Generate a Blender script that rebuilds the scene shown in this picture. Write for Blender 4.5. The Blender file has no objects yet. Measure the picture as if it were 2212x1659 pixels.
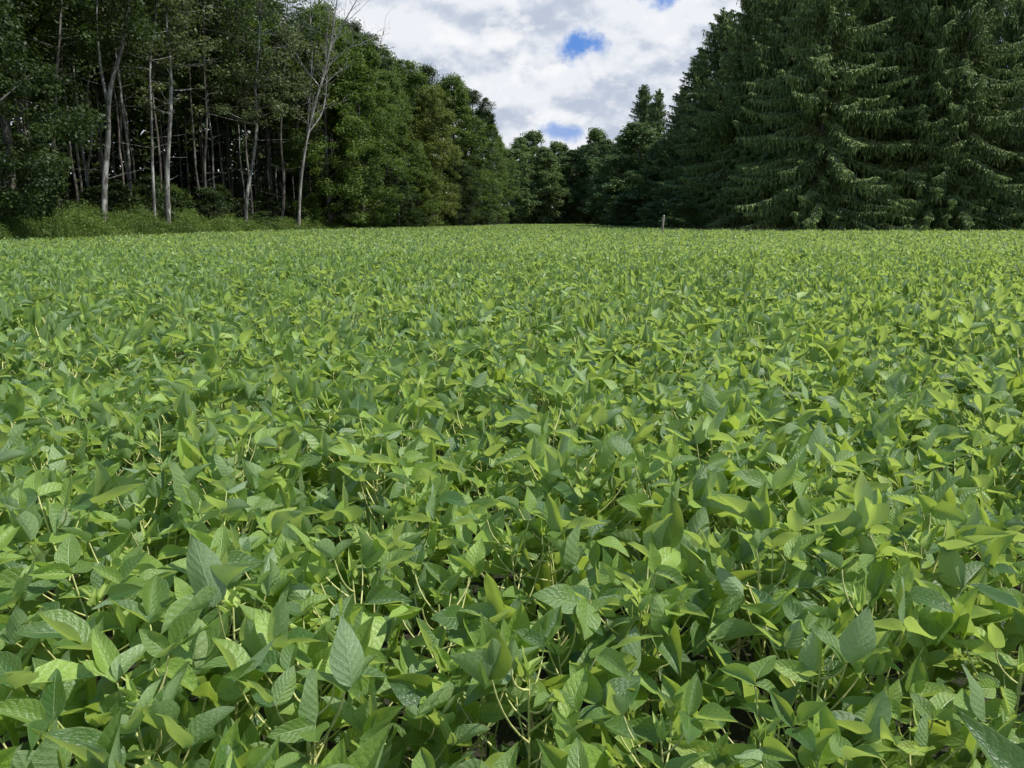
import bpy, math, random
import numpy as np
from mathutils import Vector, Euler
C = bpy.context.scene.collection
R = math.radians
rng = np.random.default_rng(7)
random.seed(7)

# ------------------------------------------------------------ camera maths
FPX = 1600.0; CAMZ = 1.5; PITCH = math.atan(352.5/FPX)
def at(px, py, Y):
    dx = (px-1106)/FPX; u = (829.5-py)/FPX
    d = (dx, math.cos(PITCH)+u*math.sin(PITCH), -math.sin(PITCH)+u*math.cos(PITCH))
    t = Y/d[1]
    return Vector((d[0]*t, Y, CAMZ+d[2]*t))
def xl(y): return np.interp(y, [0,45,62,80,112,140,160], [-19,-18.5,-15.5,-12,-5.5,-1,4])
def xr(y): return np.interp(y, [0,53.9,54,60,100,150], [90,90,17,13.5,15,14])
def sm(t):
    t = np.clip(t,0,1); return t*t*(3-2*t)
def gz(x,y):
    return 0.8*sm((xl(y)-x+0.3)/3.8) + 0.03*np.sin(x*0.9)*np.cos(y*0.7)

# ------------------------------------------------------------ mesh helpers
def mesh_np(name, V, F, mats, uv=None, tint=None, mi=None, smooth=True):
    V = np.asarray(V, dtype=np.float32).reshape(-1,3); F = np.asarray(F, dtype=np.int32)
    k = F.shape[1]; n = F.shape[0]
    me = bpy.data.meshes.new(name)
    me.vertices.add(len(V)); me.vertices.foreach_set('co', V.ravel())
    me.loops.add(n*k); me.loops.foreach_set('vertex_index', F.ravel())
    me.polygons.add(n); me.polygons.foreach_set('loop_start', np.arange(0, n*k, k, dtype=np.int32))
    me.polygons.foreach_set('loop_total', np.full(n, k, dtype=np.int32))
    if smooth: me.polygons.foreach_set('use_smooth', np.ones(n, dtype=bool))
    if not isinstance(mats, (list,tuple)): mats = [mats]
    for m in mats: me.materials.append(m)
    if mi is not None: me.polygons.foreach_set('material_index', np.asarray(mi, dtype=np.int32))
    if uv is not None:
        l = me.uv_layers.new(name='UVMap')
        l.data.foreach_set('uv', np.asarray(uv, dtype=np.float32)[F.ravel()].ravel())
    if tint is not None:
        a = me.attributes.new('tint', 'FLOAT', 'POINT'); a.data.foreach_set('value', np.asarray(tint, dtype=np.float32))
    me.update(calc_edges=True)
    return me
def obj(name, me, parent=None, loc=(0,0,0)):
    o = bpy.data.objects.new(name, me); C.objects.link(o); o.location = loc
    if parent is not None: o.parent = parent
    return o
def tag(o, label=None, cat=None, group=None, kind=None):
    if label: o['label'] = label
    if cat: o['category'] = cat
    if group: o['group'] = group
    if kind: o['kind'] = kind
    return o
def tube(pts, rad, n=8):
    pts = np.asarray(pts, float); m = len(pts)
    d = np.gradient(pts, axis=0); d /= np.linalg.norm(d,axis=1,keepdims=True)+1e-9
    ref = np.array([0.31,0.95,0.02]) if abs(d[0,2])>0.7 else np.array([0.02,0.05,1.0])
    a = np.cross(d, ref); a /= np.linalg.norm(a,axis=1,keepdims=True)+1e-9
    b = np.cross(d, a)
    th = np.linspace(0,2*np.pi,n,endpoint=False)
    V = pts[:,None,:] + np.asarray(rad)[:,None,None]*(np.cos(th)[None,:,None]*a[:,None,:]+np.sin(th)[None,:,None]*b[:,None,:])
    i = np.arange(m-1)[:,None]*n; j = np.arange(n)[None,:]; j2=(j+1)%n
    F = np.stack([i+j, i+j2, i+n+j2, i+n+j], -1).reshape(-1,4)
    return V.reshape(-1,3), F
class Geo:
    def __init__(s): s.V=[]; s.F=[]; s.n=0
    def add(s, V, F):
        s.V.append(np.asarray(V,float).reshape(-1,3)); s.F.append(np.asarray(F)+s.n); s.n += len(s.V[-1])
    def mesh(s, name, mat): return mesh_np(name, np.concatenate(s.V), np.concatenate(s.F), mat)
def bez(p0,p1,p2,n):
    t=np.linspace(0,1,n)[:,None]; p0,p1,p2=[np.asarray(p,float) for p in (p0,p1,p2)]
    return (1-t)**2*p0+2*t*(1-t)*p1+t*t*p2
def spline(P, n):
    P=np.asarray([tuple(p) for p in P],float); s=np.linspace(0,len(P)-1,n); out=[]
    Q=np.vstack([2*P[0]-P[1],P,2*P[-1]-P[-2]])
    for x in s:
        i=min(int(x),len(P)-2); t=x-i; a,b,c,d=Q[i],Q[i+1],Q[i+2],Q[i+3]
        out.append(0.5*((2*b)+(-a+c)*t+(2*a-5*b+4*c-d)*t*t+(-a+3*b-3*c+d)*t**3))
    return np.array(out)

# ------------------------------------------------------------ materials
class NT:
    def __init__(s, name):
        s.m = bpy.data.materials.new(name); s.m.use_nodes=True; s.t=s.m.node_tree; s.t.nodes.clear()
        s.out = s.n('ShaderNodeOutputMaterial')
    def n(s, ty, **kw):
        nd = s.t.nodes.new(ty)
        for k,v in kw.items(): setattr(nd,k,v)
        return nd
    def l(s,a,b): s.t.links.new(a,b)
    def put(s, sock, v):
        if isinstance(v,bpy.types.NodeSocket): s.l(v,sock)
        else: sock.default_value = v
    def math(s, op, a, b=0.0, clamp=False):
        nd=s.n('ShaderNodeMath',operation=op,use_clamp=clamp); s.put(nd.inputs[0],a); s.put(nd.inputs[1],b); return nd.outputs[0]
    def mix(s, f, a, b):
        nd=s.n('ShaderNodeMix',data_type='RGBA'); s.put(nd.inputs[0],f)
        for q,v in ((6,a),(7,b)):
            s.put(nd.inputs[q], (*v,1) if isinstance(v,tuple) and len(v)==3 else v)
        return nd.outputs[2]
    def noise(s, vec, scale, detail=4, rough=.55, dist=0):
        nd=s.n('ShaderNodeTexNoise'); 
        if vec is not None: s.l(vec,nd.inputs['Vector'])
        nd.inputs['Scale'].default_value=scale; nd.inputs['Detail'].default_value=detail
        nd.inputs['Roughness'].default_value=rough; nd.inputs['Distortion'].default_value=dist; return nd.outputs[0]
    def step(s, v, a, b):
        nd=s.n('ShaderNodeMapRange',interpolation_type='SMOOTHSTEP'); s.put(nd.inputs[0],v)
        nd.inputs[1].default_value=a; nd.inputs[2].default_value=b; return nd.outputs[0]
def foliage(name, dark, light, trans, tf=.3, rough=.55, spec=.3, veins=False):
    s=NT(name)
    at_=s.n('ShaderNodeAttribute',attribute_name='tint').outputs['Fac']
    oi=s.n('ShaderNodeObjectInfo').outputs['Random']
    if veins: t=s.math('FRACT', s.math('ADD',at_,s.math('MULTIPLY',oi,7.3)))
    else: t=s.math('ADD', s.math('MULTIPLY',at_,.75), s.math('MULTIPLY',oi,.3),clamp=True)
    col=s.mix(s.math('POWER',t,1.5) if veins else t,dark,light)
    bump=None
    if veins:
        geo=s.n('ShaderNodeNewGeometry')
        uvn=s.n('ShaderNodeUVMap').outputs[0]
        sp=s.n('ShaderNodeSeparateXYZ'); s.l(uvn,sp.inputs[0])
        a=s.math('MULTIPLY',s.math('ABSOLUTE',s.math('SUBTRACT',sp.outputs[0],.5)),2.0)
        fine=s.noise(uvn,16.0,3,.5)
        q=s.math('SUBTRACT',s.math('MULTIPLY',sp.outputs[1],7.0),s.math('MULTIPLY',s.math('POWER',a,.85),2.0))
        q=s.math('ADD',q,s.math('MULTIPLY',s.noise(uvn,4.0,2),.6))
        pp=s.math('PINGPONG',q,.5)
        sv=s.math('SUBTRACT',1.0,s.step(pp,0.0,.07))
        mv=s.math('SUBTRACT',1.0,s.step(a,0.0,.08))
        edge=s.math('MULTIPLY',s.step(a,.90,1.0),.8)
        vv=s.math('MAXIMUM',s.math('MULTIPLY',sv,.5),mv)
        col=s.mix(s.math('MULTIPLY',s.math('MAXIMUM',vv,edge),.38),col,(.42,.54,.22))
        nz=s.noise(uvn,3.0,3)
        old=s.math('MULTIPLY',s.step(t,.965,.99),s.step(nz,.35,.65))
        col=s.mix(s.math('MULTIPLY',old,.7),col,(.48,.50,.08))
        col=s.mix(s.math('MULTIPLY',s.step(fine,.4,.7),.25),col,(.03,.085,.02))
        col=s.mix(geo.outputs['Backfacing'],col,s.mix(.7,col,(.30,.41,.22)))
        h=s.math('SUBTRACT',s.math('MULTIPLY',fine,1.3),s.math('MULTIPLY',vv,.7))
        h=s.math('ADD',h,s.math('MULTIPLY',s.step(pp,0,.5),.3))
        bn=s.n('ShaderNodeBump'); bn.inputs['Strength'].default_value=.6; bn.inputs['Distance'].default_value=.003
        s.l(h,bn.inputs['Height']); bump=bn.outputs[0]
    p=s.n('ShaderNodeBsdfPrincipled'); s.put(p.inputs['Base Color'],col)
    p.inputs['Roughness'].default_value=rough; p.inputs['Specular IOR Level'].default_value=spec
    tr=s.n('ShaderNodeBsdfTranslucent'); s.put(tr.inputs[0], s.mix(.35,trans,col))
    if bump: s.l(bump,p.inputs['Normal'])
    mx=s.n('ShaderNodeMixShader'); mx.inputs[0].default_value=tf
    s.l(p.outputs[0],mx.inputs[1]); s.l(tr.outputs[0],mx.inputs[2]); s.l(mx.outputs[0],s.out.inputs[0])
    return s.m
def bark(name, a, b, c, sc=6):
    s=NT(name); tc=s.n('ShaderNodeTexCoord').outputs['Object']
    mp=s.n('ShaderNodeMapping'); s.l(tc,mp.inputs[0]); mp.inputs['Scale'].default_value=(1,1,.35)
    n1=s.noise(mp.outputs[0],sc,6,.65); n2=s.noise(mp.outputs[0],sc*.35,4,.6)
    col=s.mix(s.step(n1,.4,.62),a,b); col=s.mix(s.step(n2,.5,.6),col,c)
    p=s.n('ShaderNodeBsdfPrincipled'); s.put(p.inputs['Base Color'],col); p.inputs['Roughness'].default_value=.9
    bn=s.n('ShaderNodeBump'); bn.inputs['Strength'].default_value=.7; bn.inputs['Distance'].default_value=.03; s.l(n1,bn.inputs['Height']); s.l(bn.outputs[0],p.inputs['Normal'])
    s.l(p.outputs[0],s.out.inputs[0]); return s.m
def plain(name,a,b,sc,rough=.8):
    s=NT(name); tc=s.n('ShaderNodeTexCoord').outputs['Object']; n=s.noise(tc,sc,5,.6)
    p=s.n('ShaderNodeBsdfPrincipled'); s.put(p.inputs['Base Color'],s.mix(s.step(n,.35,.65),a,b)); p.inputs['Roughness'].default_value=rough
    s.l(p.outputs[0],s.out.inputs[0]); return s.m
M_soy=foliage('soybean_leaf',(.050,.128,.030),(.385,.555,.10),(.80,1.0,.11),tf=.38,rough=.40,spec=.75,veins=True)
M_bud=foliage('young_leaf',(.38,.50,.12),(.50,.62,.18),(.7,.9,.15),tf=.35)
M_stem=plain('soybean_stem',(.42,.47,.15),(.66,.64,.27),60)
M_pod=plain('soybean_pod',(.28,.38,.12),(.38,.46,.18),90)
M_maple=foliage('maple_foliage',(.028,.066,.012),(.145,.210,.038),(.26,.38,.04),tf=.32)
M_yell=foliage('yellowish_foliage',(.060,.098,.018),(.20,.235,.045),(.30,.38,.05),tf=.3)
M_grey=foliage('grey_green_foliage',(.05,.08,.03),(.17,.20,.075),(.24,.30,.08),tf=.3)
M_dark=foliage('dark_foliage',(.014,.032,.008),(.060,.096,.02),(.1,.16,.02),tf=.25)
M_far=foliage('far_foliage',(.05,.092,.03),(.15,.215,.06),(.2,.30,.06),tf=.3)
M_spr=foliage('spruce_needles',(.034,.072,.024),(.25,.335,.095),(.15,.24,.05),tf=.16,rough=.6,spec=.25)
M_weed=foliage('weed_foliage',(.032,.066,.012),(.21,.30,.06),(.30,.43,.06),tf=.3)
M_dry=foliage('dry_grass',(.18,.2,.07),(.38,.35,.17),(.2,.2,.08),tf=.2)
M_barkp=bark('pale_bark',(.085,.08,.07),(.25,.24,.21),(.44,.44,.40))
M_barkd=bark('brown_bark',(.055,.047,.039),(.15,.13,.105),(.21,.20,.17))
M_bare=bark('bleached_wood',(.20,.185,.16),(.37,.35,.31),(.46,.44,.40))
M_post=bark('weathered_post_wood',(.22,.185,.14),(.38,.33,.26),(.44,.39,.32),12)

# ------------------------------------------------------------ ground
s=NT('ground_soil'); tc=s.n('ShaderNodeTexCoord').outputs['Object']
n1=s.noise(tc,1.2,8,.65); n2=s.noise(tc,14,6,.7)
col=s.mix(s.step(n1,.35,.65),(.030,.026,.016),(.035,.048,.016)); col=s.mix(s.step(n2,.5,.7),col,(.06,.055,.03))
p=s.n('ShaderNodeBsdfPrincipled'); s.put(p.inputs['Base Color'],col); p.inputs['Roughness'].default_value=.95
bn=s.n('ShaderNodeBump'); bn.inputs['Distance'].default_value=.05; s.l(n2,bn.inputs['Height']); s.l(bn.outputs[0],p.inputs['Normal'])
s.l(p.outputs[0],s.out.inputs[0]); M_ground=s.m
gx=np.concatenate([np.linspace(-900,-80,12),np.linspace(-76,80,157),np.linspace(90,900,12)])
gy=np.concatenate([np.linspace(-300,-10,8),np.linspace(-8,170,120),np.linspace(180,1500,16)])
X,Y=np.meshgrid(gx,gy); Z=gz(X,Y)
ni=len(gx); i=np.arange(len(gy)-1)[:,None]*ni; j=np.arange(ni-1)[None,:]
F=np.stack([i+j,i+j+1,i+ni+j+1,i+ni+j],-1).reshape(-1,4)
tag(obj('ground',mesh_np('ground',np.stack([X,Y,Z],-1),F,M_ground)),'dark soil ground under the crop and the woods',None,None,'structure')

# ------------------------------------------------------------ soybean leaves
def prof(v):
    return np.power(np.clip(v,1e-4,1),.56)*np.power(np.clip(1-v,0,1),1.05)/.341+0.010
def leaflets(rg, base, az, pitch, roll, L, W, fold, curl, vs, cols, wav=.03):
    N=len(base); vs=np.asarray(vs); sx=np.linspace(-1,1,cols); w=prof(vs)
    x=sx[None,None,:]*w[None,:,None]*(W[:,None,None]/2)*.98
    v=vs[None,:,None]*np.ones_like(x)
    ph=rg.uniform(0,6.3,(N,1,1))
    y=v*L[:,None,None]*(1-.12*np.abs(curl)[:,None,None]*v)
    z=np.abs(x)*fold[:,None,None]-curl[:,None,None]*L[:,None,None]*v*v*.5 + wav*L[:,None,None]*np.sin(v*9+ph+sx[None,None,:]*1.5)*np.abs(sx)[None,None,:]
    x=x*(1-.25*fold[:,None,None]*np.abs(sx)[None,None,:])
    x=x+rg.uniform(-.12,.12,(N,1,1))*L[:,None,None]*v*v
    c,s_=np.cos(roll)[:,None,None],np.sin(roll)[:,None,None]; x,z=x*c+z*s_,-x*s_+z*c
    c,s_=np.cos(pitch)[:,None,None],np.sin(pitch)[:,None,None]; y,z=y*c-z*s_,y*s_+z*c
    c,s_=np.cos(az)[:,None,None],np.sin(az)[:,None,None]; x,y=x*c-y*s_,x*s_+y*c
    V=np.stack([x,y,z],-1)+base[:,None,None,:]
    r=len(vs); i=np.arange(r-1)[:,None]*cols; j=np.arange(cols-1)[None,:]
    f=np.stack([i+j,i+j+1,i+cols+j+1,i+cols+j],-1).reshape(-1,4)
    F=(f[None]+(np.arange(N)*r*cols)[:,None,None]).reshape(-1,4)
    uv=np.stack(np.broadcast_arrays((sx[None,None,:]+1)/2,v),-1).reshape(-1,2)
    tint=np.repeat(rg.random(N),r*cols)
    return V.reshape(-1,3),F,uv,tint
def trifol(rg, base, az, tilt, size):
    N=len(base); n3=3*N
    B=np.repeat(base,3,0); k=np.tile([0,1,2],N)
    A=np.repeat(az,3)
    off=np.where(k==0,0,np.where(k==1,1,-1))*np.radians(rg.uniform(50,90,n3))
    A2=A+off+rg.normal(0,.15,n3)
    B=B+np.stack([-np.sin(A),np.cos(A),np.zeros(n3)],-1)*(np.where(k==0,.022,.004)*np.repeat(size,3))[:,None]
    P=np.repeat(tilt,3)+np.radians(rg.normal(30,33,n3)); P=np.clip(P,R(-50),R(88))
    roll=np.where(k==0,0,np.where(k==1,1,-1))*np.radians(rg.normal(22,30,n3))+np.radians(rg.normal(0,26,n3))
    L=np.repeat(size,3)*rg.uniform(.088,.128,n3)*np.where(k==0,1.08,.95); W=L*rg.uniform(.48,.63,n3)
    fold=rg.uniform(.15,1.1,n3); curl=rg.normal(.10,.30,n3)
    return B,A2,P,roll,L,W,fold,curl
vsN=np.array([0,.04,.1,.18,.28,.39,.5,.61,.72,.82,.91,1.0])
leafvars=[]
for q in range(26):
    rg=np.random.default_rng(100+q)
    pr=trifol(rg,np.zeros((1,3)),np.zeros(1),np.zeros(1),np.ones(1))
    V,F,uv,tn=leaflets(rg,*pr,vsN,7,.03)
    leafvars.append(mesh_np('leaf',V,F,M_soy,uv,tn))
def leaf_spots(rg):
    n=20; out=[]; a0=rg.uniform(0,6.28)
    for k in range(n):
        f=(k/(n-1))**.85; hz=.16+.46*f; az=a0+k*2.4+rg.normal(0,.25)
        pl=rg.uniform(.12,.23)*(1.0 if f<.85 else .62); el=R(rg.uniform(34,65))
        r=pl*math.cos(el); z=hz+pl*math.sin(el)
        out.append((hz,az,r,z,R(rg.normal(10,24)),rg.uniform(.80,1.10)*(1 if f<.88 else .75)))
    return out
def bezt(p0,p1,p2,r0,r1,n,k): return tube(bez(p0,p1,p2,n),np.linspace(r0,r1,n),k)
Pp=bez((0,0,0),(0,.012,0),(0,.022,.026),8); podmesh=mesh_np('pod',*tube(Pp,[.001,.0028,.0036,.003,.0037,.003,.0022,.0006],6),M_pod)
protos=[]
for q in range(9):
    rg=np.random.default_rng(300+q); sp=leaf_spots(rg)
    g=Geo(); bx,by=rg.normal(0,.02,2)
    g.add(*bezt((0,0,-.02),(bx,by,.3),(bx*.6,by*1.2,.65),.0048,.002,9,6))
    pods=[]; items=[]
    for (hz,az,r,z,tl,sz) in sp:
        d=np.array([-math.sin(az),math.cos(az),0]); t=hz/.65
        p0=np.array([2*t*(1-t)*bx+t*t*bx*.6,2*t*(1-t)*by+t*t*by*1.2,hz]); p2=d*r+np.array([0,0,z])
        g.add(*bezt(p0,p0*.45+p2*.55+np.array([0,0,-.02])+d*.02,p2,.0024,.0016,6,5))
        items.append((tuple(p2),az,tl,sz,int(rg.integers(0,26)),R(rg.normal(0,18))))
        if .3<hz<.6 and rg.random()<.4:
            for _ in range(2): pods.append((tuple(p0),rg.uniform(0,6.28)))
    nb=5; top=np.array([bx*.6,by*1.2,.65])
    V,F,uv,tn=leaflets(rg,np.repeat(top[None],nb,0)+rg.normal(0,.006,(nb,3)),rg.uniform(0,6.28,nb),np.radians(rg.uniform(35,80,nb)),rg.normal(0,.3,nb),rg.uniform(.03,.06,nb),rg.uniform(.012,.022,nb),rg.uniform(.5,1.2,nb),rg.uniform(-.1,.3,nb),[0,.15,.35,.6,.85,1],5)
    protos.append((g.mesh('stem',M_stem),pods[:4],mesh_np('bud',V,F,M_bud,uv,tn),items))
step=.228; pos=[]
for yy in np.arange(.25,17,step):
    half=.74*yy+1.6
    for xx in np.arange(-half,half,step):
        pos.append((xx+rng.uniform(-.09,.09),yy+rng.uniform(-.09,.09)))
pos=np.array(pos)
pos=pos[np.hypot(*pos.T)>.90]
dens=np.sin(pos[:,0]*1.7+.6*np.sin(pos[:,1]*1.3))*np.sin(pos[:,1]*1.1+1.3)
keep=rng.random(len(pos))>np.clip((dens-.76)*1.6,0,.45); pos=pos[keep]
inview=(np.abs(pos[:,0])<.705*pos[:,1]+.12)
order=np.argsort(np.where(inview,np.hypot(*pos.T),1e9)); near=order[:300]; mask=np.ones(len(pos),bool); mask[near]=False
GR='soybean plants in the near part of the field'
for c,ix in enumerate(near):
    x,y=pos[ix]; st,pd,bu,items=protos[int(rng.integers(0,9))]
    o=bpy.data.objects.new('soybean_plant',None); C.objects.link(o); o.location=(x,y,0); o.rotation_euler=(rng.normal(0,.07),rng.normal(0,.07),rng.uniform(0,6.28))
    sc=rng.uniform(.88,1.13); sc=min(sc,.89+.10*math.hypot(x,y)); o.scale=(sc,sc,sc*rng.uniform(.93,1.06)); o.empty_display_size=.05
    tag(o,'leafy green soybean plant among its many alike in the near field','plant',GR)
    obj('stem',st,o); obj('bud',bu,o)
    for (pp_,aa) in pd:
        k_=obj('pod',podmesh,o,pp_); k_.rotation_euler=(rng.normal(0,.3),0,aa)
    for (p2,az,tl,sz,vi,rl) in items:
        l=obj('leaf',leafvars[vi],o,p2); l.rotation_euler=Euler((tl+rng.normal(0,.15),rl,az),'XYZ'); l.scale=(sz,sz,sz)
Vs=[];Fs=[];UVs=[];Ts=[];Ms=[];cnt=0
def push(V,F,uv,tn,m):
    global cnt
    Vs.append(V);Fs.append(F+cnt);UVs.append(uv);Ts.append(tn);Ms.append(np.full(len(F),m));cnt+=len(V)
mp=pos[mask]; rg=np.random.default_rng(5)
nl=12; N=len(mp)*nl
f=np.tile(np.linspace(.25,1,nl),len(mp)); P=np.repeat(mp,nl,0); az=rg.uniform(0,6.28,N); el=np.radians(rg.uniform(38,66,N)); pl=rg.uniform(.13,.25,N)*np.where(f<.85,1,.62)
hs=np.repeat(rg.uniform(.88,1.14,len(mp)),nl)
base=np.stack([P[:,0]-np.sin(az)*pl*np.cos(el)*hs,P[:,1]+np.cos(az)*pl*np.cos(el)*hs,(.16+.46*f+pl*np.sin(el))*hs],-1)
pr=trifol(rg,base,az,np.radians(rg.normal(10,26,N)),rg.uniform(.80,1.08,N)*hs)
push(*leaflets(rg,*pr,[0,.12,.36,.7,1],5,.02),0)
st0=np.stack([P[:,0],P[:,1],(.16+.46*f)*hs],-1); dd=np.stack([np.cos(az),np.sin(az),0*az],-1)*.003
V=np.stack([st0-dd,st0+dd,base+dd*.7,base-dd*.7],1).reshape(-1,3); F=np.arange(len(V)).reshape(-1,4)
push(V,F,np.zeros((len(V),2)),np.zeros(len(V)),1)
s0=np.stack([mp[:,0],mp[:,1],np.zeros(len(mp))],-1); s1=s0+np.array([0,0,.68]); ex=np.array([.005,0,0])
V=np.stack([s0-ex,s0+ex,s1+ex*.5,s1-ex*.5],1).reshape(-1,3); F=np.arange(len(V)).reshape(-1,4)
push(V,F,np.zeros((len(V),2)),np.zeros(len(V)),1)
def far_band(y0,y1,dn,size,z0,z1,lift=0):
    w=.74*y1+2; n=int(dn*2*w*(y1-y0)); x=rg.uniform(-w,w,n); y=rg.uniform(y0,y1,n)
    k=(np.abs(x)<.74*y+2)&(x>xl(y)+.3*np.sin(y*1.9))&(x<xr(y)); x,y=x[k],y[k]; n=len(x)
    z=rg.uniform(z0,z1,n)+.06*np.sin(x*2.1+y)*np.sin(y*1.7)+.04*np.sin(x*5.3)*np.sin(y*4.1+x); z+=gz(x,y)
    az=rg.uniform(0,6.28,n); pi=np.radians(rg.normal(28,36,n)); L=size*rg.uniform(.75,1.25,n); W=L*.6
    V,F,uv,tn=leaflets(rg,np.stack([x,y,z],-1),az,pi,np.radians(rg.normal(0,30,n)),L,W,rg.uniform(.2,1.0,n),rg.normal(.2,.3,n),[0,.38,1],3,0)
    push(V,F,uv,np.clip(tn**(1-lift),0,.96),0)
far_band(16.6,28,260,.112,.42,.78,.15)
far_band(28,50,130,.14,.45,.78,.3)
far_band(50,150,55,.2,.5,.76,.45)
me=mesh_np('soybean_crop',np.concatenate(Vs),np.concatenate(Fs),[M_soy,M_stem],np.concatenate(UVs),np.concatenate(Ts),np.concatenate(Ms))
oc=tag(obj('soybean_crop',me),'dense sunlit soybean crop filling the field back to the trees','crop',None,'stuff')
print('crop faces',len(me.polygons))

# ------------------------------------------------------------ trees
def crown_geo(rg,cen,rad,nper,leaf,flat=.65,ctint=None):
    cen=np.asarray(cen,float); n=len(cen)*nper; idx=np.repeat(np.arange(len(cen)),nper)
    d=rg.normal(size=(n,3)); d/=np.linalg.norm(d,axis=1,keepdims=True)
    r=np.asarray(rad)[idx]*(.25+.85*rg.random(n)**.6)*(1+.25*np.sin(d[:,0]*5+idx)*np.sin(d[:,1]*5+idx*2))
    p=cen[idx]+d*r[:,None]*np.array([1,1,flat])
    nn=d*.5+np.array([0,0,.65])+rg.normal(size=(n,3))*.45; nn/=np.linalg.norm(nn,axis=1,keepdims=True)
    t=np.cross(nn,rg.normal(size=(n,3))); t/=np.linalg.norm(t,axis=1,keepdims=True)+1e-9; b=np.cross(nn,t)
    s_=(leaf*rg.uniform(.55,1.3,n))[:,None]
    V=np.stack([p+t*s_,p+b*s_*.6,p-t*s_,p-b*s_*.6],1).reshape(-1,3)
    ct=rg.random(len(cen)) if ctint is None else ctint
    tint=np.clip(ct[idx]*.5+rg.random(n)*.5,0,1)
    return V,np.arange(n*4).reshape(-1,4),np.repeat(tint,4)
def hardwood(seed,H,hb,Rr,ncl,nper,leaf,crad,mat,bk,rt,shape=.8):
    rg=np.random.default_rng(seed)
    lob=rg.uniform(0,6.28,4); u=rg.random(ncl)**.85; az=rg.uniform(0,6.28,ncl)
    lo=1+.30*np.sin(az*2+lob[0]+u*5)+.24*np.sin(az*3+lob[1]-u*8)+.2*np.sin(u*17+lob[2])
    pr=np.sin(np.pi*np.clip(u**shape*.93+.05,0,1))**.6*Rr*lo*(.25+.75*rg.random(ncl)**.45)
    cen=np.stack([np.cos(az)*pr,np.sin(az)*pr,hb+(H-hb-crad*.5)*u],-1)
    rad=crad*rg.uniform(.45,1.3,ncl)
    V,F,tn=crown_geo(rg,cen,rad,nper,leaf); crown=mesh_np('crown',V,F,mat,None,tn,smooth=False)
    zz=np.linspace(-.3,H*.93,14); wob=np.cumsum(rg.normal(0,.07,(14,2)),0); wob-=wob[0]
    T=np.column_stack([wob,zz]); tr=rt*(1-.92*zz.clip(0)/H); tr[0]*=1.3; tr[1]*=1.05
    g=Geo(); g.add(*tube(T,tr,9)); trunk=g.mesh('trunk',bk)
    g=Geo()
    for k in rg.choice(ncl,min(ncl,34),replace=False):
        c=cen[k]; z0=max(hb*.75,c[2]-np.hypot(c[0],c[1])*rg.uniform(.5,1.0)-.4); z0=min(z0,H*.88)
        a=np.array([np.interp(z0,zz,wob[:,0]),np.interp(z0,zz,wob[:,1]),z0]); m=(a+c)/2+np.array([0,0,-.25])
        g.add(*bezt(a,m,c,max(.02,rt*.32*(1-z0/H)+.02),.012,6,5))
    return (trunk,g.mesh('branches',bk),crown,H)
def place(v,name,label,cat,x,y,H,wid=None,rot=None,group=None,z=None,parts=('trunk','branches','crown')):
    o=bpy.data.objects.new(name,None); C.objects.link(o); s_=H/v[3]
    o.location=(x,y,float(gz(x,y)) if z is None else z); o.scale=((wid or s_),(wid or s_),s_); o.rotation_euler=(0,0,rng.uniform(0,6.28) if rot is None else rot)
    tag(o,label,cat,group)
    for nm,me in zip(parts,v[:3]): obj(nm,me,o)
    return o
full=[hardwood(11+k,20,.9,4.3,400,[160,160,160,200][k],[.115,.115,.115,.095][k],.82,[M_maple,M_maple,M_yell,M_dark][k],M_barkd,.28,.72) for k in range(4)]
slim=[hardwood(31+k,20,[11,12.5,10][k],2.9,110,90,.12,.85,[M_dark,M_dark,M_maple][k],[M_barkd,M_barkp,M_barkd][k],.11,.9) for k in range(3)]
farv=[hardwood(51+k,20,.6,4.2,280,100,.2,1.0,[M_far,M_far][k],M_barkd,.3,.75) for k in range(2)]
shr=[hardwood(61+k,3.2,.2,1.25,60,80,.07,.38,[M_dark,M_maple][k],M_barkd,.035,.8) for k in range(2)]

edge=[(706,68,20,1,1.0,'tall dark broadleaf tree directly behind the bare tree'),
(782,72,72,0,1.0,'tall sunlit maple with rounded top right of the bare tree'),
(838,82,150,1,.85,'broadleaf tree just right of the tall round topped maple'),
(880,97,128,0,1.1,'tall broadleaf tree standing back with a wispy pale top'),
(934,90,184,2,.9,'yellow green broadleaf tree halfway along the left wood edge'),
(980,106,162,0,1.1,'tall dark broadleaf tree behind the yellow green one'),
(1018,112,190,3,.95,'dark broadleaf tree where the left wood drops toward the gap'),
(1046,124,238,1,.9,'dark broadleaf tree stepping down into the gap'),
(1074,140,292,1,.85,'low rounded broadleaf tree closing the left wood edge')]
for px,Y_,ty,v,w,lab in edge:
    p=at(px,430,Y_); H=at(px,ty,Y_).z-float(gz(p.x,Y_)); place(full[v],'broadleaf_tree',lab,'tree',p.x,Y_,H,wid=w*H/20)
for px,Y_,ty,v,w,lab in [(745,69,330,3,.5,'low bushy maple at the foot of the tall round topped maple'),(860,78,360,3,.5,'low dark bushy tree under the left wood edge'),(905,86,330,1,.55,'low bushy tree left of the yellow green one'),(995,98,345,3,.55,'low bushy tree right of the yellow green one')]:
    p=at(px,430,Y_); H=at(px,ty,Y_).z-float(gz(p.x,Y_)); place(full[v],'young_tree',lab,'tree',p.x,Y_,H,wid=w)
fars=[(1122,186,300,0),(1150,192,282,1),(1178,184,318,0),(1204,196,305,1),(1232,190,322,0),(1258,200,312,0),(1285,188,276,1),(1312,182,300,0),(1340,176,290,0),(1105,165,330,1)]
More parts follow.
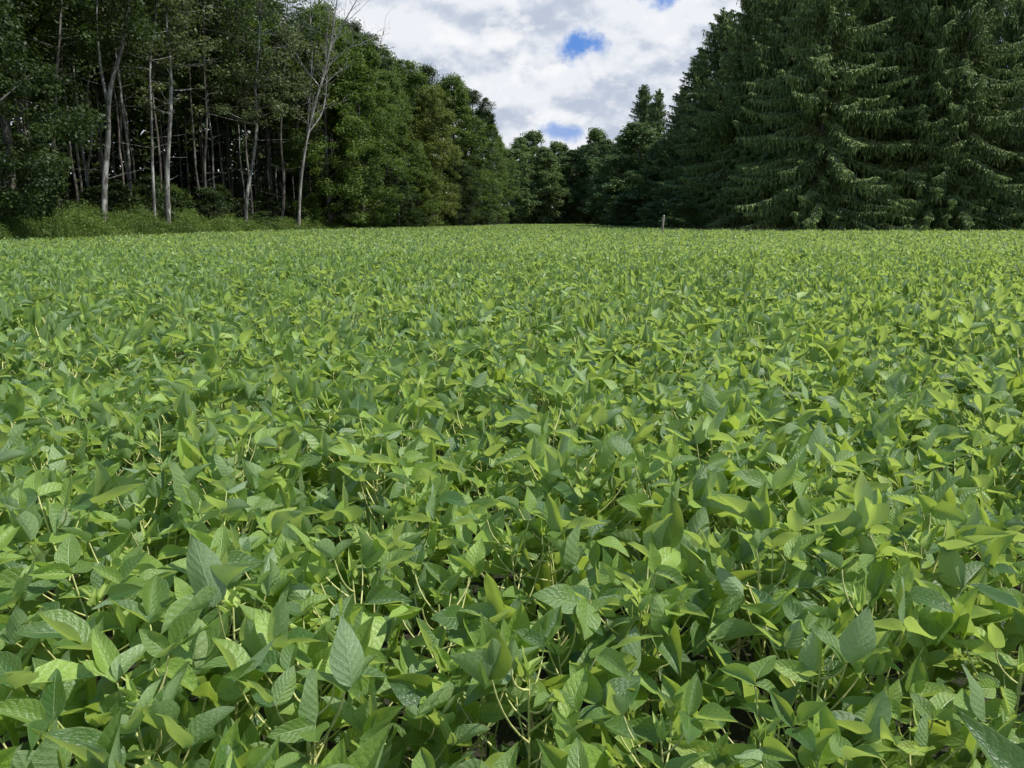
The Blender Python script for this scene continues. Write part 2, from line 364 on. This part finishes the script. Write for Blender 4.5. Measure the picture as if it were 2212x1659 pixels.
labs=['far broadleaf tree at the left of the gap','taller far tree with a domed top left of the gap centre','low round far tree left of the gap centre','far tree in the middle left of the gap','low far tree in the middle of the gap','far tree just right of the gap middle','taller feathery far tree right of the gap middle','far tree right of the feathery one','far tree nearest the spruces in the gap','dark far tree behind the end of the left wood']
for (px,Y_,ty,v),lab in zip(fars,labs):
    p=at(px,430,Y_); H=at(px,ty,Y_).z; place(farv[v],'broadleaf_tree',lab,'tree',p.x,Y_,H,wid=1.15)
for px,Y_,ty,v,w,lab in [(1372,98,262,0,1.0,'rounded grey green broadleaf tree in front of the small pointed spruce'),(1325,112,335,1,.75,'low broadleaf tree left of the small pointed spruce'),(1425,90,300,0,.8,'broadleaf tree tucked against the first big spruce')]:
    p=at(px,430,Y_); H=at(px,ty,Y_).z; place(farv[v],'broadleaf_tree',lab,'tree',p.x,Y_,H,wid=w)
for px,Y_,ty,w,lab in [(1418,74,435,.42,'soft green bush at the left foot of the spruce stand'),(1475,69,420,.42,'rounded bush in front of the leftmost spruces'),(1350,92,420,.5,'low green bush at the right side of the gap')]:
    p=at(px,430,Y_); H=at(px,ty,Y_).z; place(farv[0],'bush',lab,'bush',p.x,Y_,H,wid=w)
for px,Y_,H,v,lab in [(-80,30,19,3,'dark leafy maple at the far left edge of the view'),(30,36,20,3,'dark leafy tree at the left corner behind the weeds')]:
    p=at(px,430,Y_); place(full[v],'broadleaf_tree',lab,'tree',p.x,Y_,H,wid=.8)
pts=[]; rr=random.Random(4)
while len(pts)<120:
    y=rr.uniform(24,112); x=float(xl(y))-rr.uniform(4.6,20)
    if 1106+FPX*x/y<-200: continue
    if all((x-a)**2+(y-b)**2>3.2 for a,b in pts): pts.append((x,y))
for x,y in pts:
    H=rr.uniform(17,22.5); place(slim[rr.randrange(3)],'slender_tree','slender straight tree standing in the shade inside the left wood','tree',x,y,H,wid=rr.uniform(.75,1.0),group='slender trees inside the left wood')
for k in range(60):
    y=rr.uniform(27,104); x=float(xl(y))-rr.uniform(2.6,9)
    place(shr[0 if rr.random()<.75 else 1],'shrub','leafy shrub growing in the shade at the foot of the left wood','shrub',x,y,rr.uniform(1.2,3.6),wid=rr.uniform(.7,1.3),group='shrubs at the foot of the left wood')

def hero(name,lab,stems,Y_,r,mat,crowns,cmat,seed,leaf=.10,nper=90):
    rg=np.random.default_rng(seed); o=bpy.data.objects.new(name,None); C.objects.link(o)
    b=at(*stems[0][0],Y_); bz=float(gz(b.x,Y_)); o.location=(b.x,Y_,bz); tag(o,lab,'tree')
    org=np.array([b.x,Y_,bz]); allP=[]
    for k,st in enumerate(stems):
        P=np.array([tuple(at(px,py,Y_)) for px,py in st])-org
        P[:,1]+=np.cumsum(rg.normal(0,.25,len(P)))*(1 if k else .6); P[0,1]=0 if k==0 else P[0,1]
        if k==0: P[0]=[0,0,-.3]
        else:
            d=np.linalg.norm(allP[0][:,[0,2]]-P[0][[0,2]],axis=1); P[0]=allP[0][d.argmin()]
        S=spline(P,28); rad=(r if k==0 else r*.55)*np.linspace(1,.3 if k==0 else .15,28); 
        if k==0: rad[0]*=1.35; rad[1]*=1.15
        rad*=1+rg.normal(0,.03,28)
        g=Geo(); g.add(*tube(S,rad,10)); obj('trunk' if k==0 else 'limb',g.mesh('trunk' if k==0 else 'limb',mat),o); allP.append(S)
    AP=np.concatenate(allP)
    g=Geo(); cen=[];rad=[]
    for (n,x0,x1,y0,y1,cr) in crowns:
        for _ in range(n):
            c=np.array(at(rg.uniform(x0,x1),rg.uniform(y0,y1),Y_))-org; c[1]+=rg.normal(0,1.5); cen.append(c); rad.append(cr*rg.uniform(.6,1.3))
            if rg.random()<.45:
                lower=AP[(AP[:,2]<c[2]-.2)]; 
                if len(lower)==0: continue
                q=lower[np.linalg.norm(lower-c+np.array([0,0,-1.0]),axis=1).argmin()]
                g.add(*bezt(q,(q+c)/2+np.array([0,0,-.15]),c,r*.2,.01,6,5))
    for _ in range(26 if cen else 0):
        a=allP[0][rg.integers(5,22)]; d=np.array([rg.normal(0,1),rg.normal(0,.7),rg.uniform(-.1,.7)]); L=rg.uniform(.5,1.6)
        g.add(*bezt(a,a+d*L*.5,a+d*L+rg.normal(0,.15,3),.014,.004,5,4))
    if g.V: obj('branches',g.mesh('branches',mat),o)
    if cen:
        V,F,tn=crown_geo(rg,cen,rad,nper,leaf,.6); obj('crown',mesh_np('crown',V,F,cmat,None,tn,smooth=False),o)
    return o,AP,org
hero('lichen_tree','thick grey forked tree with lichen patches near the left corner',[[(218,475),(222,400),(228,300),(236,200),(262,90),(274,0),(282,-90)],[(232,240),(216,140),(218,40),(224,-80)]],39,.165,M_barkp,[(60,150,330,-180,90,.75)],M_dark,1)
hero('pale_tree','thin pale straight tree paired with the thicker mottled trunk',[[(332,475),(331,380),(329,260),(333,150),(340,40),(345,-90)]],44,.095,M_barkp,[(40,270,400,-160,120,.7)],M_grey,2)
hero('mottled_tree','thick pale mottled trunk standing right of the thin pale one',[[(361,478),(362,380),(368,250),(370,160),(363,60),(358,-90)]],45,.155,M_barkp,[(50,300,450,-180,110,.8),(12,320,400,140,240,.4)],M_grey,3)
hero('aspen_tree','slightly leaning tree with airy grey green crown left of the bare tree',[[(529,485),(534,430),(546,340),(553,260),(552,190),(560,90),(566,-80)]],56,.15,M_barkp,[(100,470,660,-150,190,.9),(36,480,650,180,270,.55)],M_grey,4)
hero('dark_trunk_tree','narrow dark trunk left of the lichen patched forked tree',[[(128,470),(126,350),(130,200),(138,60),(140,-80)]],37,.10,M_barkd,[(45,40,210,-160,170,.8)],M_dark,5)
hero('narrow_tree','narrow brown trunk between the airy tree and the bare tree',[[(606,480),(610,400),(606,300),(612,200),(618,60)]],63,.14,M_barkd,[(40,560,680,0,200,1.0),(20,590,690,150,330,.8)],M_dark,6)
hero('crooked_tree','thin crooked grey trunk between the corner trees and the forked tree',[[(196,472),(188,380),(198,300),(192,200),(205,90),(200,-60)]],44,.08,M_barkd,[(36,120,260,-140,130,.8)],M_dark,7)
hero('brown_tree','brown trunk standing between the mottled trunk and the leaning tree',[[(452,478),(448,380),(455,260),(450,150),(455,0)]],54,.10,M_barkd,[(50,390,520,-120,200,.9)],M_dark,8)
o,AP,org=hero('bare_tree','bare bleached dead tree with leafless forked top',[[(643,480),(650,400),(664,310),(684,220),(708,130),(722,50),(738,-70)],[(664,310),(668,210),(672,110),(668,20),(676,-60)],[(690,200),(712,140),(760,100),(820,92)],[(712,120),(742,50),(770,0),(790,-50)],[(668,290),(694,240),(702,170),(700,90),(712,-20)],[(668,180),(640,120),(628,50),(632,-30)]],63,.125,M_bare,[],None,9)
g=Geo(); rg=np.random.default_rng(12)
for _ in range(110):
    a=AP[rg.integers(0,len(AP))]
    if a[2]<8: continue
    d=np.array([rg.normal(0,.7),rg.normal(0,.5),rg.uniform(.3,1.1)]); L=rg.uniform(.9,2.9)
    e=a+d*L; m=a+d*L*.5+rg.normal(0,.15,3); g.add(*bezt(a,m,e,.018,.006,6,5))
    for _2 in range(3):
        q=a+(e-a)*rg.uniform(.35,.95); g.add(*bezt(q,q+rg.normal(0,.2,3)+[0,0,.2],q+rg.normal(0,.4,3)+[0,0,.6],.012,.005,4,4))
obj('twigs',g.mesh('twigs',M_bare),o)

# ------------------------------------------------------------ spruces
def spruce(seed,H,Rr,dens=1.0,skip=0.0,hang=1.0):
    rg=np.random.default_rng(seed); gb=Geo(); A=[];B=[];Wd=[];Tn=[]
    z=.9
    while z<H-.3:
        fz=z/H; nb=int(rg.integers(4,7)); ni_=3 if skip==0 else 0
        for bi in range(nb+ni_):
            if rg.random()<skip: continue
            az=rg.uniform(0,6.28); L=Rr*(1-fz)**.72*rg.uniform(.68,1.14)+.2
            if bi>=nb: L*=.45
            a=np.interp(fz,[0,.1,.25,.6,1],[-.35,-.7,-.95,-.7,.6])*rg.uniform(.75,1.25); b=np.interp(fz,[0,.5,1],[.35,.55,.1])*rg.uniform(.7,1.2)
            d=np.array([math.cos(az),math.sin(az),0]); sd=np.array([-d[1],d[0],0]); sw=rg.normal(0,.15)
            t=np.linspace(0,1,8); ax=d[None]*(L*t)[:,None]+sd[None]*(sw*L*t*t)[:,None]; ax[:,2]=z+rg.uniform(-.2,.2)+L*(a*t+b*t*t)
            if bi<nb: gb.add(*tube(ax,np.linspace(.012+.007*L,.005,8),4))
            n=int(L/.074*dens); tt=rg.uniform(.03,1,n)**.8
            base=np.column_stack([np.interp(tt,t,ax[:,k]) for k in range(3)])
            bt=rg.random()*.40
            for kind in (0,1,2):
                m=n; sg=1 if kind==0 else -1
                if kind<2:
                    ln=(.14*L*(1-tt)+.32)*rg.uniform(.6,1.15,m)
                    dr=sd[None]*sg*rg.uniform(.3,1,m)[:,None]+d[None]*rg.uniform(.3,1.0,m)[:,None]; dr[:,2]=rg.uniform(-.9,.05,m)
                else:
                    ln=rg.uniform(.4,1.4,m)*hang*(.35+.65*np.sin(np.pi*np.clip(tt,0,1)))
                    dr=rg.normal(0,.14,(m,3)); dr[:,2]=-1
                dr/=np.linalg.norm(dr,axis=1,keepdims=True)
                p=base.copy(); segs=3
                for sgm in range(segs):
                    q=p+dr*(ln/segs)[:,None]; A.append(p); B.append(q+dr*(ln/segs*.25)[:,None]); Wd.append(np.full(m,.06)*(1.1-.22*sgm)); 
                    up=(.30 if kind<2 else .15)
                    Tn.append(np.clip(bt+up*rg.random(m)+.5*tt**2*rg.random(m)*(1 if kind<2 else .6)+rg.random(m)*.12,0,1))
                    p=q; dr=dr+np.array([0,0,-.4 if kind<2 else 0])+rg.normal(0,.08,(m,3)); dr/=np.linalg.norm(dr,axis=1,keepdims=True)
        z+=.46 if fz<.8 else .32
    A=np.concatenate(A);B=np.concatenate(B);Wd=np.concatenate(Wd);Tn=np.concatenate(Tn)
    ax=B-A; sd=np.cross(ax,rg.normal(size=A.shape)); sd/=np.linalg.norm(sd,axis=1,keepdims=True)+1e-9
    mid=A+ax*.4; V=np.stack([A,mid+sd*Wd[:,None],B,mid-sd*Wd[:,None]],1).reshape(-1,3)
    V[:,2]=np.maximum(V[:,2],.05)
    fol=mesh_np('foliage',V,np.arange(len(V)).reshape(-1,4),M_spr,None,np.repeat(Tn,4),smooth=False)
    zz=np.linspace(-.3,H,12); g=Geo(); g.add(*tube(np.column_stack([0*zz,0*zz,zz]),.28*(1-.97*zz.clip(0)/H),9))
    print('spruce faces',len(A))
    return (g.mesh('trunk',M_barkd),gb.mesh('branches',M_barkd),fol,H)
sv=[spruce(1,26,7.0),spruce(2,26,6.7,hang=1.3),spruce(3,26,7.4,.9)]
sparse=spruce(5,26,4.6,.45,.5)
sl=[(1384,116,183,0,.8,'small pointed spruce standing apart at the right of the gap'),
(1414,112,192,1,.65,'small spruce just right of the pointed one'),
(1466,88,190,1,.85,'first and lowest spruce at the left end of the spruce stand'),
(1502,84,105,0,.95,'second spruce from the left end of the stand'),
(1542,79,20,2,1.0,'third spruce from the left end, top just inside the view'),
(1600,73,-80,0,1.15,'broad spruce forming the left shoulder of the stand'),
(1680,69,-170,1,1.15,'tall spruce left of the middle of the stand'),
(1765,61,-230,2,1.12,'big foremost spruce with sweeping boughs in mid stand'),
(1868,64,-200,0,1.15,'tall spruce right of the big foremost one'),
(1955,61,-220,1,1.15,'spruce with long hanging branchlets right of mid stand'),
(2050,59,-170,2,1.0,'dark spruce near the right edge of the stand'),
(2145,62,-60,1,.9,'last full spruce before the right edge'),
(2260,57,60,0,.8,'spruce cut by the right edge of the view')]
for px,Y_,ty,v,w,lab in sl:
    p=at(px,430,Y_); H=at(px,ty,Y_).z; place(sv[v],'spruce_tree',lab,'tree',p.x,Y_,H,wid=w,z=0,parts=('trunk','branches','foliage'))
for px,Y_,H in [(1590,84,22),(1650,80,26),(1730,78,28),(1820,80,28),(1910,76,28),(2000,74,27),(2080,74,22)]:
    p=at(px,430,Y_); place(sv[px%3],'spruce_tree','spruce in the back row of the stand, mostly hidden','tree',p.x,Y_,H,wid=1.0,z=0,group='back row spruces',parts=('trunk','branches','foliage'))
p=at(2200,430,70); place(sparse,'spruce_tree','thin sparse spruce with sky showing through at the upper right corner','tree',p.x,70,27,wid=1.1,z=0,parts=('trunk','branches','foliage'))

# ------------------------------------------------------------ woodland mass far behind
rg=np.random.default_rng(77); cen=[]
for _ in range(2300):
    y=rg.uniform(14,170); cen.append((float(xl(y))-24-rg.uniform(0,6),y,17*rg.random()**1.5))
for _ in range(560):
    x=rg.uniform(-25,55); cen.append((x,rg.uniform(208,216),17*rg.random()**1.3))
for _ in range(800):
    x=rg.uniform(18,95); cen.append((x,rg.uniform(92,99)+ (60-x)*.2,13*rg.random()**1.3))
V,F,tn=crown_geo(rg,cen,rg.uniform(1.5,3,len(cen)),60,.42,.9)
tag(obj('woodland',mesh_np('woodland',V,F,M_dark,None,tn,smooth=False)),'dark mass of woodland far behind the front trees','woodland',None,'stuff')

# ------------------------------------------------------------ weeds along the left margin, dry grass at the right
def blades(n,xy,h0,h1,w,bend,rg,hm=1.0,tn=None):
    x,y=xy; z=gz(x,y); h=rg.uniform(h0,h1,n)*hm; az=rg.uniform(0,6.28,n); d=np.stack([np.cos(az),np.sin(az),0*az],-1); sd=np.stack([-d[:,1],d[:,0],0*az],-1)*w
    b=np.stack([x,y,z],-1); bb=rg.uniform(0,bend,n)[:,None]*h[:,None]; up=np.array([0,0,1.0])
    m=b+up*(h*.55)[:,None]+d*bb*.3; t=b+up*h[:,None]+d*bb
    V=np.stack([b-sd,b+sd,m+sd*.8,m-sd*.8,t+sd*.1,t-sd*.1],1).reshape(-1,3)
    f=np.array([[0,1,2,3],[3,2,4,5]]); F=(f[None]+(np.arange(n)*6)[:,None,None]).reshape(-1,4)
    return V,F,np.repeat(rg.random(n)*.4+.6*(rg.random(n) if tn is None else tn),6)
def hmap(x,y): return .82+.34*np.sin(x*1.3+y*.6)*np.sin(y*.45+x)+.26*np.sin(y*1.7+x*.4)
def tint_shade(x,y): return np.clip(.42+.5*np.sin(y*.42-.6)+.3*np.sin(x*1.1+y*1.3),0,1)*np.clip((y-30)/8,0.0,1)  # patchy weed tone; shade at the near left end painted in as darker tint
n=60000; y=rg.uniform(20,110,n); x=xl(y)-rg.uniform(-.1,4.0,n)
V1,F1,t1=blades(n,(x,y),.5,1.4,.016,.4,rg,hmap(x,y)*np.interp(y,[20,50,70],[1,.95,.6]),tint_shade(x,y))
k=8500; yy=rg.uniform(20,108,k); xx=xl(yy)-rg.uniform(.1,4.6,k); zz=gz(xx,yy)+rg.uniform(.1,1.3,k)*hmap(xx,yy)*np.interp(yy,[20,50,70],[1,.95,.7])
V2,F2,t2=crown_geo(rg,np.stack([xx,yy,zz],-1),rg.uniform(.15,.40,k),34,.05,.9,tint_shade(xx,yy))
tag(obj('weeds',mesh_np('weeds',np.concatenate([V1,V2]),np.concatenate([F1,F2+len(V1)]),M_weed,None,np.concatenate([t1,t2]),smooth=False)),'tall rough weeds and grass along the foot of the left wood','weeds',None,'stuff')
n=20000; y=rg.uniform(53,68,n); x=rg.uniform(8,52,n); kk=(x>=xr(y)-2.5); x,y=x[kk],y[kk]
V1,F1,t1=blades(len(x),(x,y),.5,1.0,.02,.6,rg)
tag(obj('dry_grass',mesh_np('dry_grass',V1,F1,M_dry,None,t1,smooth=False)),'pale dry grass strip between the crop and the spruces','grass',None,'stuff')

# ------------------------------------------------------------ fence post
g=Geo(); zz=np.array([-.4,0,.5,1.0,1.5,1.78,1.84,1.85]); rd=np.array([.08,.08,.078,.074,.072,.07,.06,.002])
Vp,Fp=tube(np.column_stack([zz*.035,zz*0,zz]),rd,9); Vp=Vp+rng.normal(0,.004,Vp.shape); Vp[-18:,2]+=Vp[-18:,0]*.5
g.add(Vp,Fp); o=obj('fence_post',g.mesh('fence_post',M_post)); p=at(1431,480,52); o.location=(p.x,52,0)
tag(o,'weathered pale wooden post standing alone before the spruces','post')

# ------------------------------------------------------------ light
SE,SA=R(58),R(98)
sd=Vector((math.cos(SE)*math.sin(SA),math.cos(SE)*math.cos(SA),math.sin(SE)))
L=bpy.data.lights.new('sun','SUN'); L.energy=5.0; L.angle=R(.5); L.color=(1,.965,.90)
lo=bpy.data.objects.new('sun',L); C.objects.link(lo); lo.rotation_euler=sd.to_track_quat('Z','Y').to_euler(); lo.location=(0,0,40)
w=bpy.data.worlds.new('World'); bpy.context.scene.world=w; w.use_nodes=True
s=NT.__new__(NT); s.t=w.node_tree; s.t.nodes.clear(); s.m=w
out=s.n('ShaderNodeOutputWorld'); bg=s.n('ShaderNodeBackground'); s.l(bg.outputs[0],out.inputs[0])
sky=s.n('ShaderNodeTexSky',sky_type='NISHITA'); sky.sun_disc=False; sky.sun_elevation=SE; sky.sun_rotation=SA; sky.air_density=1.2; sky.dust_density=.4; sky.ozone_density=2.5
tc=s.n('ShaderNodeTexCoord').outputs['Generated']
def mapn(lz):
    m=s.n('ShaderNodeMapping'); s.l(tc,m.inputs[0]); m.inputs['Scale'].default_value=(1,1,1.7); m.inputs['Location'].default_value=(.3,.15,lz); return m.outputs[0]
nA=s.noise(mapn(.2),7.0,10,.52,0); nC=s.noise(mapn(.225),7.0,10,.52,0); nB=s.noise(mapn(.2),15,9,.58,0); nH=s.noise(tc,26,6,.6,0); nH2=s.noise(tc,7,3,.5,0)
def hole(px,py,sx,sz,r0,r1):
    d=Vector((at(px,py,10)-Vector((0,0,CAMZ)))).normalized()
    v=s.n('ShaderNodeVectorMath',operation='SUBTRACT'); s.l(tc,v.inputs[0]); v.inputs[1].default_value=d
    v2=s.n('ShaderNodeVectorMath',operation='MULTIPLY'); s.l(v.outputs[0],v2.inputs[0]); v2.inputs[1].default_value=(sx,1,sz)
    ln=s.n('ShaderNodeVectorMath',operation='LENGTH'); s.l(v2.outputs[0],ln.inputs[0])
    q=s.math('ADD',ln.outputs['Value'],s.math('MULTIPLY',s.math('SUBTRACT',nH,.5),.10))
    return s.math('SUBTRACT',1.0,s.step(q,r0,r1))
h=hole(1245,100,.85,1.5,.008,.036)
h=s.math('MAXIMUM',h,s.math('MULTIPLY',hole(1215,286,.7,2.6,.0,.036),.8))
h=s.math('MAXIMUM',h,hole(1420,-8,.8,1.8,.004,.034))
h=s.math('MAXIMUM',h,hole(2190,190,1,1,.02,.08))
gen=s.step(nH2,.20,.30)
sz_=s.n('ShaderNodeSeparateXYZ'); s.l(tc,sz_.inputs[0])
hi=s.math('SUBTRACT',1.0,s.math('MULTIPLY',s.step(s.math('ADD',sz_.outputs[2],s.math('MULTIPLY',nA,.3)),.45,.7),.92))
cover=s.math('MULTIPLY',s.math('MULTIPLY',gen,hi),s.math('SUBTRACT',1.0,h))
rel=s.math('ADD',s.math('SUBTRACT',nA,nC),s.math('MULTIPLY',s.math('SUBTRACT',nH2,.5),.20))
cl=s.mix(s.step(rel,-.10,.05),(.54,.61,.74),(.90,.93,.98))
cl=s.mix(s.math('MULTIPLY',s.step(nB,.49,.62),.6),cl,(1.06,1.06,1.06))
skb=s.n('ShaderNodeVectorMath',operation='SCALE'); s.l(sky.outputs[0],skb.inputs[0]); skb.inputs['Scale'].default_value=.10
blue=s.mix(.7,skb.outputs[0],(.08,.28,.86))
s.l(s.mix(cover,blue,cl),bg.inputs[0]); bg.inputs[1].default_value=.95

cam=bpy.data.cameras.new('camera'); co=bpy.data.objects.new('camera',cam); C.objects.link(co)
cam.sensor_width=36; cam.lens=36*FPX/2212; cam.clip_end=3000; cam.clip_start=.05
co.location=(0,0,CAMZ); co.rotation_euler=(R(90)-PITCH,0,0)
bpy.context.scene.camera=co
vs_=bpy.context.scene.view_settings; vs_.view_transform='Standard'; vs_.look='None'; vs_.exposure=0
